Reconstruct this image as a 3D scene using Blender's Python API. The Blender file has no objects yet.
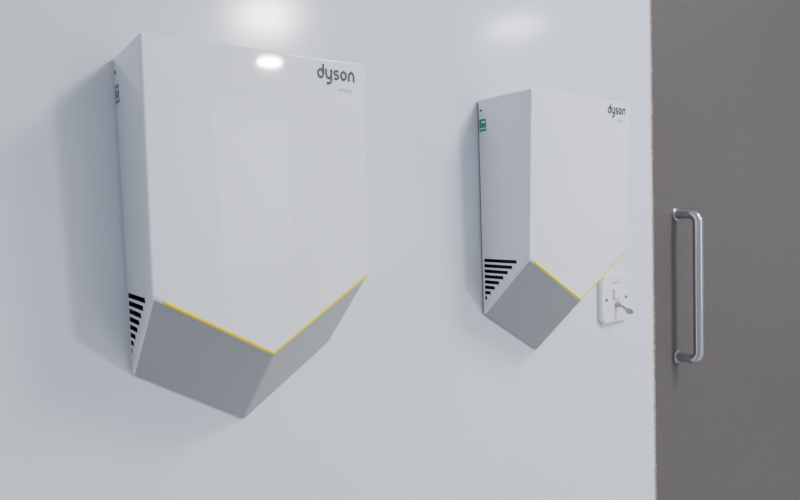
import bpy, bmesh, math, numpy as np
from mathutils import Vector, Matrix
scene=bpy.context.scene
COL=scene.collection

# ------------------------------------------------------------------ camera
CP=Vector((-.2622,-.6683,.0649)); psi,th,ro,FPX=.6384,.0557,-.0340,610.8
F=Vector((math.sin(psi)*math.cos(th),math.cos(psi)*math.cos(th),-math.sin(th)))
R0=Vector((math.cos(psi),-math.sin(psi),0)); U0=R0.cross(F)
R=math.cos(ro)*R0+math.sin(ro)*U0; U=-math.sin(ro)*R0+math.cos(ro)*U0
cd=bpy.data.cameras.new('camera'); cam=bpy.data.objects.new('camera',cd); COL.objects.link(cam)
M=Matrix((( R.x,U.x,-F.x,CP.x),(R.y,U.y,-F.y,CP.y),(R.z,U.z,-F.z,CP.z),(0,0,0,1)))
cam.matrix_world=M; cd.sensor_width=36; cd.lens=36*FPX/800; cd.clip_start=.02
scene.camera=cam

# ------------------------------------------------------------------ materials
def mat(name,col,rough=.5,metal=0,noise=0,nscale=5,bump=0,bscale=20,emit=0,spec=.5):
    m=bpy.data.materials.new(name); m.use_nodes=True; nt=m.node_tree; b=nt.nodes['Principled BSDF']
    b.inputs['Base Color'].default_value=(*col,1); b.inputs['Roughness'].default_value=rough
    b.inputs['Metallic'].default_value=metal; b.inputs['Specular IOR Level'].default_value=spec
    if emit:
        b.inputs['Emission Color'].default_value=(*col,1); b.inputs['Emission Strength'].default_value=emit
    tc=nt.nodes.new('ShaderNodeTexCoord')
    if noise:
        n=nt.nodes.new('ShaderNodeTexNoise'); n.inputs['Scale'].default_value=nscale; n.inputs['Detail'].default_value=5
        nt.links.new(tc.outputs['Object'],n.inputs['Vector'])
        r=nt.nodes.new('ShaderNodeValToRGB')
        r.color_ramp.elements[0].position=.3; r.color_ramp.elements[1].position=.7
        r.color_ramp.elements[0].color=(*[c*(1-noise) for c in col],1)
        r.color_ramp.elements[1].color=(*[min(1,c*(1+noise)) for c in col],1)
        nt.links.new(n.outputs['Fac'],r.inputs['Fac']); nt.links.new(r.outputs['Color'],b.inputs['Base Color'])
    if bump:
        n=nt.nodes.new('ShaderNodeTexNoise'); n.inputs['Scale'].default_value=bscale; n.inputs['Detail'].default_value=2
        nt.links.new(tc.outputs['Object'],n.inputs['Vector'])
        bp=nt.nodes.new('ShaderNodeBump'); bp.inputs['Strength'].default_value=bump; bp.inputs['Distance'].default_value=.01
        nt.links.new(n.outputs['Fac'],bp.inputs['Height']); nt.links.new(bp.outputs['Normal'],b.inputs['Normal'])
    return m
m_wall=mat('wall_gloss_panel',(.725,.755,.835),.15,noise=.015,nscale=2.5,bump=.05,bscale=5)
m_room=mat('painted_wall',(.40,.42,.46),.6,noise=.02)
m_ceil=mat('ceiling_tile',(.80,.81,.83),.8,noise=.02,nscale=30)
m_floor=mat('vinyl_floor',(.30,.31,.33),.45,noise=.12,nscale=60)
m_door=mat('door_laminate',(.098,.085,.083),.42,noise=.05,nscale=90,bump=.05,bscale=300)
m_glow=mat('reflection_glow',(.85,.92,1),.4,emit=1.5)  # glowing sheet of the added panel behind the camera
m_edge=mat('raw_panel_edge',(.36,.29,.22),.9,noise=.5,nscale=160)
m_white=mat('white_abs',(.86,.88,.94),.06)
m_grey=mat('grey_plastic',(.41,.42,.435),.36,bump=.08,bscale=900)
m_yel=mat('yellow_trim',(.95,.74,.0),.5,spec=.2)
m_dark=mat('dark_cavity',(.012,.013,.015),.6)
m_gap=mat('rubber_backing',(.06,.065,.07),.7)
m_logo=mat('logo_ink',(.035,.04,.05),.4)
m_sub=mat('sub_ink',(.42,.43,.46),.4)
m_green=mat('green_label',(.04,.27,.20),.4)
m_label=mat('label_white',(.7,.75,.75),.4)
m_steel=mat('satin_steel',(.56,.57,.59),.24,metal=1,noise=.05,nscale=200)
m_switch=mat('switch_white',(.78,.79,.82),.25)
m_key=mat('key_metal',(.40,.41,.42),.4,metal=.6)
m_frame=mat('lamp_rim',(.8,.8,.8),.4)

# ------------------------------------------------------------------ helpers
def obj(name,me,parent=None,mats=()):
    o=bpy.data.objects.new(name,me); COL.objects.link(o)
    for m in mats: me.materials.append(m)
    if parent: o.parent=parent
    return o
def empty(name,loc):
    e=bpy.data.objects.new(name,None); e.location=loc; e.empty_display_size=.05; COL.objects.link(e); return e
def box_bm(bm,lo,hi,bev=0,seg=3,mi=0):
    r=bmesh.ops.create_cube(bm,size=1)
    vs=r['verts']
    for v in vs:
        v.co=Vector(((lo[i]+hi[i])/2+v.co[i]*(hi[i]-lo[i]) for i in range(3)))
    fs=set(f for v in vs for f in v.link_faces)
    for f in fs: f.material_index=mi
    if bev:
        es=list(set(e for v in vs for e in v.link_edges))
        bmesh.ops.bevel(bm,geom=es,offset=bev,segments=seg,profile=.5,affect='EDGES')
def box(name,lo,hi,m,bev=0,seg=3,parent=None):
    bm=bmesh.new(); box_bm(bm,lo,hi,bev,seg); me=bpy.data.meshes.new(name); bm.to_mesh(me); bm.free()
    return obj(name,me,parent,[m])
def smooth(me,ang=40):
    me.polygons.foreach_set('use_smooth',[True]*len(me.polygons))
    me.set_sharp_from_angle(angle=math.radians(ang))
def tube(name,pts,rad,m,parent=None,n=16,cap=True):
    pts=[Vector(p) for p in pts]; bm=bmesh.new(); rings=[]
    prev=None
    for i,p in enumerate(pts):
        a=pts[max(i-1,0)]; b=pts[min(i+1,len(pts)-1)]
        d1=(p-a).normalized() if i>0 else (b-p).normalized()
        d2=(b-p).normalized() if i<len(pts)-1 else d1
        t=(d1+d2).normalized()
        if prev is None:
            ref=Vector((1,0,0)) if abs(t.x)<.8 else Vector((0,0,1))
            nx=t.cross(ref).normalized()
        else: nx=(prev-t*prev.dot(t)).normalized()
        prev=nx; ny=t.cross(nx)
        rr=rad[i] if isinstance(rad,(list,tuple)) else rad
        rings.append([bm.verts.new(p+(nx*math.cos(k/n*2*math.pi)+ny*math.sin(k/n*2*math.pi))*rr) for k in range(n)])
    for a,b in zip(rings,rings[1:]):
        for k in range(n): bm.faces.new((a[k],a[(k+1)%n],b[(k+1)%n],b[k]))
    if cap: bm.faces.new(rings[0][::-1]); bm.faces.new(rings[-1])
    bmesh.ops.recalc_face_normals(bm,faces=bm.faces)
    me=bpy.data.meshes.new(name); bm.to_mesh(me); bm.free(); smooth(me)
    return obj(name,me,parent,[m])

# ------------------------------------------------------------------ room
ZF,ZC=-1.1,1.40
XL,XR,YF=-1.7,4.6,-4.6
XD0,XD1,ZD=.8534,1.775,.93
box('wall_back',(XL,0,ZF),(XD0,.12,ZC),m_wall)
box('wall_back_header',(XD0,0,ZD),(XD1,.12,ZC),m_wall)
box('wall_back_end',(XD1,0,ZF),(XR,.12,ZC),m_wall)
box('wall_left',(XL-.1,YF,ZF),(XL,.12,ZC),m_room)
box('wall_right',(XR,YF,ZF),(XR+.1,.12,ZC),m_room)
box('wall_front',(XL-.1,YF-.1,ZF),(XR+.1,YF,ZC),m_room)
box('floor',(XL-.1,YF-.1,ZF-.1),(XR+.1,.12,ZF),m_floor)
box('ceiling',(XL-.1,YF-.1,ZC),(XR+.1,.12,ZC+.1),m_ceil)
box('door_1',(XD0+.003,.004,ZF+.006),(XD1-.003,.048,ZD-.003),m_door,.0015,2)
# added glowing panel behind the camera, for a bright band reflected in the dryers
WX0,WX1,WZ0,WZ1=1.15,2.6,-1.03,1.30
wn=empty('glow_panel_1',((WX0+WX1)/2,YF,(WZ0+WZ1)/2)); hw=(WX1-WX0)/2; hh=(WZ1-WZ0)/2
box('glow_sheet',(-hw,.002,-hh),(hw,.010,hh),m_glow,parent=wn)
for i,(lo,hi) in enumerate((((-hw-.05,0,-hh-.05),(-hw,.03,hh+.05)),((hw,0,-hh-.05),(hw+.05,.03,hh+.05)),((-hw,0,-hh-.05),(hw,.03,-hh)),((-hw,0,hh),(hw,.03,hh+.05)))):
    box('frame_%d'%(i+1),lo,hi,m_frame,.003,2,wn)
rng=np.random.RandomState(4)
bm=bmesh.new(); N=420; L=[];Rr=[]
for i in range(N+1):
    z=ZF+(ZD-ZF)*i/N
    w_=.0028+.0016*rng.rand()+(.0025 if rng.rand()>.93 else 0)
    L.append((bm.verts.new((XD0-.0006-.0025*(rng.rand()>.9),-.0006,z)))); Rr.append(bm.verts.new((XD0+w_,-.0006,z)))
L2=[bm.verts.new((v.co.x,.0035,v.co.z)) for v in Rr]
for i in range(N):
    bm.faces.new((L[i],Rr[i],Rr[i+1],L[i+1])); bm.faces.new((Rr[i],L2[i],L2[i+1],Rr[i+1]))
me=bpy.data.meshes.new('trim_1'); bm.to_mesh(me); bm.free(); obj('trim_1',me,None,[m_edge])

# ------------------------------------------------------------------ hand dryers
w=.117;H=.232;Hb=.2335;t=.0716;Dt=.1057;Db=.0957;b_=.0881;c_=.1618;BK=.003
def dryer_meshes():
    bm=bmesh.new()
    back=[(-w,-BK,Hb),(w,-BK,Hb),(w,-BK,-b_),(0,-BK,-c_),(-w,-BK,-b_)]
    front=[(-w,-Dt,H),(w,-Dt,H),(w,-Db,0),(0,-Db+(Dt-Db)*t/H,-t),(-w,-Db,0)]
    bv=[bm.verts.new(p) for p in back]; fv=[bm.verts.new(p) for p in front]
    bm.faces.new(bv); bm.faces.new(fv[::-1])
    for i in range(5):
        j=(i+1)%5; f=bm.faces.new((bv[i],fv[i],fv[j],bv[j]))
        f.material_index=1 if i in(2,3) else 0
    bmesh.ops.recalc_face_normals(bm,faces=bm.faces)
    es=[e for e in bm.edges if not all(v in bv for v in e.verts)]
    bmesh.ops.bevel(bm,geom=es,offset=.0028,segments=4,profile=.5,affect='EDGES',clamp_overlap=True)
    for f in bm.faces:
        c=f.calc_center_median()
        if abs(c.x)<.006 and c.z<-.06 and c.y>-Db+.007 and f.normal.z<-.3: f.material_index=1
    bmesh.ops.triangulate(bm,faces=[f for f in bm.faces if len(f.verts)>4])
    body=bpy.data.meshes.new('dryer_body'); bm.to_mesh(body); bm.free()
    for m in(m_white,m_grey,m_dark): body.materials.append(m)
    tmp=bpy.data.objects.new('tmp',body); COL.objects.link(tmp)
    bm=bmesh.new()
    for sx in(-1,1):
        for k in range(8):
            z=-.006-.0081*k
            y1=-(.0900+z)+.012+.0008*k
            y0=-.007
            if y1>y0-.004: y1=y0-.004
            xs=sorted((sx*(w-.010),sx*(w+.01)))
            box_bm(bm,(xs[0],y1,z-.0025),(xs[1],y0,z+.0025))
    cm=bpy.data.meshes.new('cut'); bm.to_mesh(cm); bm.free()
    for m in(m_dark,): cm.materials.append(m)
    co=bpy.data.objects.new('cut',cm); COL.objects.link(co)
    md=tmp.modifiers.new('b','BOOLEAN'); md.object=co; md.operation='DIFFERENCE'; md.solver='EXACT'; md.material_mode='TRANSFER'
    dg=bpy.context.evaluated_depsgraph_get()
    res=bpy.data.meshes.new_from_object(tmp.evaluated_get(dg))
    bpy.data.objects.remove(tmp); bpy.data.objects.remove(co)
    res.name='dryer_shell'; smooth(res,25)
    return res
shell=dryer_meshes()
def fy(z): return -Db-(Dt-Db)*z/H

def stroke(bm,pts,wd,closed=False):
    n=len(pts); pts=[Vector(p) for p in pts]; rows=[]
    for i in range(n):
        a=pts[(i-1)%n] if (closed or i>0) else pts[i]
        b=pts[(i+1)%n] if (closed or i<n-1) else pts[i]
        d=(b-a).normalized(); nn=Vector((-d.y,d.x))
        rows.append((bm.verts.new((pts[i].x+nn.x*wd/2,0,pts[i].y+nn.y*wd/2)),bm.verts.new((pts[i].x-nn.x*wd/2,0,pts[i].y-nn.y*wd/2))))
    for i in range(n if closed else n-1):
        j=(i+1)%n; bm.faces.new((rows[i][0],rows[i][1],rows[j][1],rows[j][0]))
def arc(cx,cy,r,a0,a1,n=16,ry=None):
    ry=ry or r
    return [(cx+r*math.cos(math.radians(a0+(a1-a0)*i/n)),cy+ry*math.sin(math.radians(a0+(a1-a0)*i/n))) for i in range(n+1)]
def logo_mesh():
    bm=bmesh.new(); s=.27; r=.37
    def ring(cx): stroke(bm,arc(cx,.5,r,0,360,28)[:-1],s,True)
    ring(.5); stroke(bm,[(.87,.45),(.87,1.45)],s)
    o=1.17
    stroke(bm,[(o+.13,1.0),(o+.13,.5)]+arc(o+.5,.5,r,180,360,16)[1:]+[(o+.87,1.0)],s)
    stroke(bm,[(o+.87,.95),(o+.87,.1)]+arc(o+.5,0,r,0,-90,10)[0:]+[(o+.2,-.37)],s)
    o=2.32
    stroke(bm,[(o+.80,.87),(o+.36,.87)]+arc(o+.34,.69,.18,90,270,10)+[(o+.56,.51)]+arc(o+.56,.32,.19,90,-90,10)+[(o+.1,.13)],s*.9)
    o=3.35; ring(o+.5)
    o=4.52
    stroke(bm,[(o+.13,0),(o+.13,.5)]+arc(o+.5,.5,r,180,0,16)[1:]+[(o+.87,0)],s)
    sc=.0455/5.5
    for v in bm.verts: v.co.x*=sc; v.co.z*=sc*1.30
    bmesh.ops.recalc_face_normals(bm,faces=bm.faces)
    me=bpy.data.meshes.new('logo'); bm.to_mesh(me); bm.free(); me.materials.append(m_logo); return me
logo=logo_mesh()

def make_dryer(loc):
    e=empty('hand_dryer',loc)
    obj('shell',shell,e)
    bm=bmesh.new()
    q=[(-w+.002,H-.002),(w-.002,H-.002),(w-.002,-b_+.002),(0,-c_+.003),(-w+.002,-b_+.002)]
    A=[bm.verts.new((x,-BK-.0005,z)) for x,z in q]; B=[bm.verts.new((x,0,z)) for x,z in q]
    bm.faces.new(A);bm.faces.new(B[::-1])
    for i in range(5): bm.faces.new((A[i],B[i],B[(i+1)%5],A[(i+1)%5]))
    bmesh.ops.recalc_face_normals(bm,faces=bm.faces)
    me=bpy.data.meshes.new('back_plate'); bm.to_mesh(me); bm.free(); obj('back_plate',me,e,[m_gap])
    k=t/w
    dz=.0005; dy=.0013
    tube('yellow_strip',[(-w+.011,fy(-.011*k)+dy,-.011*k+dz),(0,fy(-t)+dy,-t+dz+.0002),(w-.003,fy(-.003*k)+dy,-.003*k+dz)],.0021,m_yel,e,12)
    sl=math.atan((Dt-Db)/H)
    lo=obj('logo_lettering',logo,e); lo.location=(.0566,fy(.2105)-.0005,.2105)
    lo.rotation_euler=(sl,0,0)
    tc=bpy.data.curves.new('sub_lettering','FONT'); tc.body='airblade'; tc.size=.0052; tc.materials.append(m_sub)
    to=bpy.data.objects.new('sub_lettering',tc); COL.objects.link(to); to.parent=e
    to.rotation_euler=(math.pi/2+sl,0,0); to.location=(.082,fy(.1995)-.0004,.1995)
    box('rating_label',(-w-.0004,-.018,.186),(-w+.001,-.0045,.204),m_green,parent=e)
    box('label_text_1',(-w-.0006,-.0165,.198),(-w,-.009,.2005),m_label,parent=e)
    box('label_text_2',(-w-.0006,-.0165,.189),(-w,-.006,.191),m_label,parent=e)
    bm=bmesh.new(); bmesh.ops.create_cone(bm,cap_ends=True,segments=16,radius1=.0018,radius2=.0018,depth=.001)
    me=bpy.data.meshes.new('side_screw'); bm.to_mesh(me); bm.free(); s=obj('side_screw',me,e,[m_logo])
    s.rotation_euler=(0,math.pi/2,0); s.location=(-w-.0001,-.008,.217)
    return e
make_dryer((0,0,0)); make_dryer((.5029,0,-.0001))

# ------------------------------------------------------------------ switch
sx,sz=.717,-.0994
e=empty('isolator_switch',(sx,0,sz))
bm=bmesh.new()
box_bm(bm,(-.044,-.009,-.044),(.045,0,.044))
bmesh.ops.bevel(bm,geom=[x for x in bm.edges if abs((x.verts[0].co-x.verts[1].co).normalized().y)>.9],offset=.006,segments=6,affect='EDGES')
bmesh.ops.bevel(bm,geom=[x for x in bm.edges if all(v.co.y<-.0089 for v in x.verts)],offset=.002,segments=3,affect='EDGES')
me=bpy.data.meshes.new('plate'); bm.to_mesh(me); bm.free(); smooth(me,35); obj('plate',me,e,[m_switch])
box('rocker_frame',(-.013,-.0105,-.002),(.011,-.0085,.020),m_switch,.0006,2,e)
r=box('rocker',(-.0105,-.0135,.000),(.0085,-.009,.018),m_switch,.001,2,e)
box('marking',(-.012,-.0094,.028),(.010,-.0088,.0305),m_sub,parent=e)
for i,xx in enumerate((-.030,.030)):
    bm=bmesh.new(); bmesh.ops.create_cone(bm,cap_ends=True,segments=20,radius1=.0036,radius2=.003,depth=.0014)
    me=bpy.data.meshes.new('screw'); bm.to_mesh(me); bm.free(); s=obj('screw_%d'%(i+1),me,e,[m_key]); s.rotation_euler=(math.pi/2,0,0); s.location=(xx,-.0095,0)
    box('screw_slot_%d'%(i+1),(xx-.0025,-.0106,-.0005),(xx+.0025,-.0095,.0005),m_dark,parent=e)
tube('key_barrel',[(0,-.0085,-.011),(0,-.015,-.011)],.005,m_key,e,20)
tube('key_shaft',[(0,-.014,-.011),(.002,-.022,-.015),(.003,-.029,-.019)],.0025,m_key,e,12)
bm=bmesh.new(); bmesh.ops.create_cone(bm,cap_ends=True,segments=28,radius1=.0072,radius2=.0072,depth=.003)
bmesh.ops.bevel(bm,geom=[x for x in bm.edges if len(x.link_faces)==2 and any(len(f.verts)>4 for f in x.link_faces)],offset=.0006,segments=2,affect='EDGES')
me=bpy.data.meshes.new('key_bow'); bm.to_mesh(me); bm.free(); s=obj('key_bow',me,e,[m_key])
s.rotation_euler=(0,math.radians(70),math.radians(10)); s.location=(.0038,-.0330,-.0220); s.scale=(.8,1,1)

# ------------------------------------------------------------------ door pull handle
hx,hz1,hz2,hy=.946,.049,-.2465,-.047
e=empty('pull_handle',(hx,.004,0))
rad=.0099; cr=.017
pts=[(0,0,hz1)]
pts+=[(0,hy+cr-cr*math.sin(a),hz1-cr+cr*math.cos(a)) for a in [math.pi/2*i/8 for i in range(9)]]
pts+=[(0,hy+cr-cr*math.cos(a),hz2+cr-cr*math.sin(a)) for a in [math.pi/2*i/8 for i in range(9)]]
pts+=[(0,0,hz2)]
tube('bar',pts,rad,m_steel,e,24)
for i,z in enumerate((hz1,hz2)):
    tube('rose_%d'%(i+1),[(0,0,z),(0,-.003,z),(0,-.004,z)],[.0135,.0135,.0125],m_steel,e,28)

# ------------------------------------------------------------------ ceiling lamps
def lamp(x,y,r,power,col=(.93,.96,1)):
    e=empty('ceiling_light',(x,y,ZC))
    bm=bmesh.new(); n=40
    prof=[(r,0),(r+.03,0),(r+.03,-.012),(r,-.02)]
    rg=[[bm.verts.new((a*math.cos(k/n*2*math.pi),a*math.sin(k/n*2*math.pi),z)) for k in range(n)] for a,z in prof]
    for a,b in zip(rg,rg[1:]+rg[:1]):
        for k in range(n): bm.faces.new((a[k],a[(k+1)%n],b[(k+1)%n],b[k]))
    me=bpy.data.meshes.new('rim'); bm.to_mesh(me); bm.free(); obj('rim',me,e,[m_frame])
    l=bpy.data.lights.new('lamp','AREA'); l.shape='DISK'; l.size=2*r; l.energy=power; l.color=col
    o=bpy.data.objects.new('lamp_panel',l); COL.objects.link(o); o.parent=e; o.location=(0,0,-.015)
lamp(3.10,-2.41,.17,20)
lamp(1.48,-3.06,.15,105,(1,.97,.93))
lamp(1.15,-1.3,.30,42); lamp(-.6,-2.8,.15,22)  # first one is an added fill lamp, grading the wall brighter towards the door
wd=bpy.data.worlds.new('world'); scene.world=wd; wd.use_nodes=True
wd.node_tree.nodes['Background'].inputs[0].default_value=(.6,.65,.75,1); wd.node_tree.nodes['Background'].inputs[1].default_value=.3
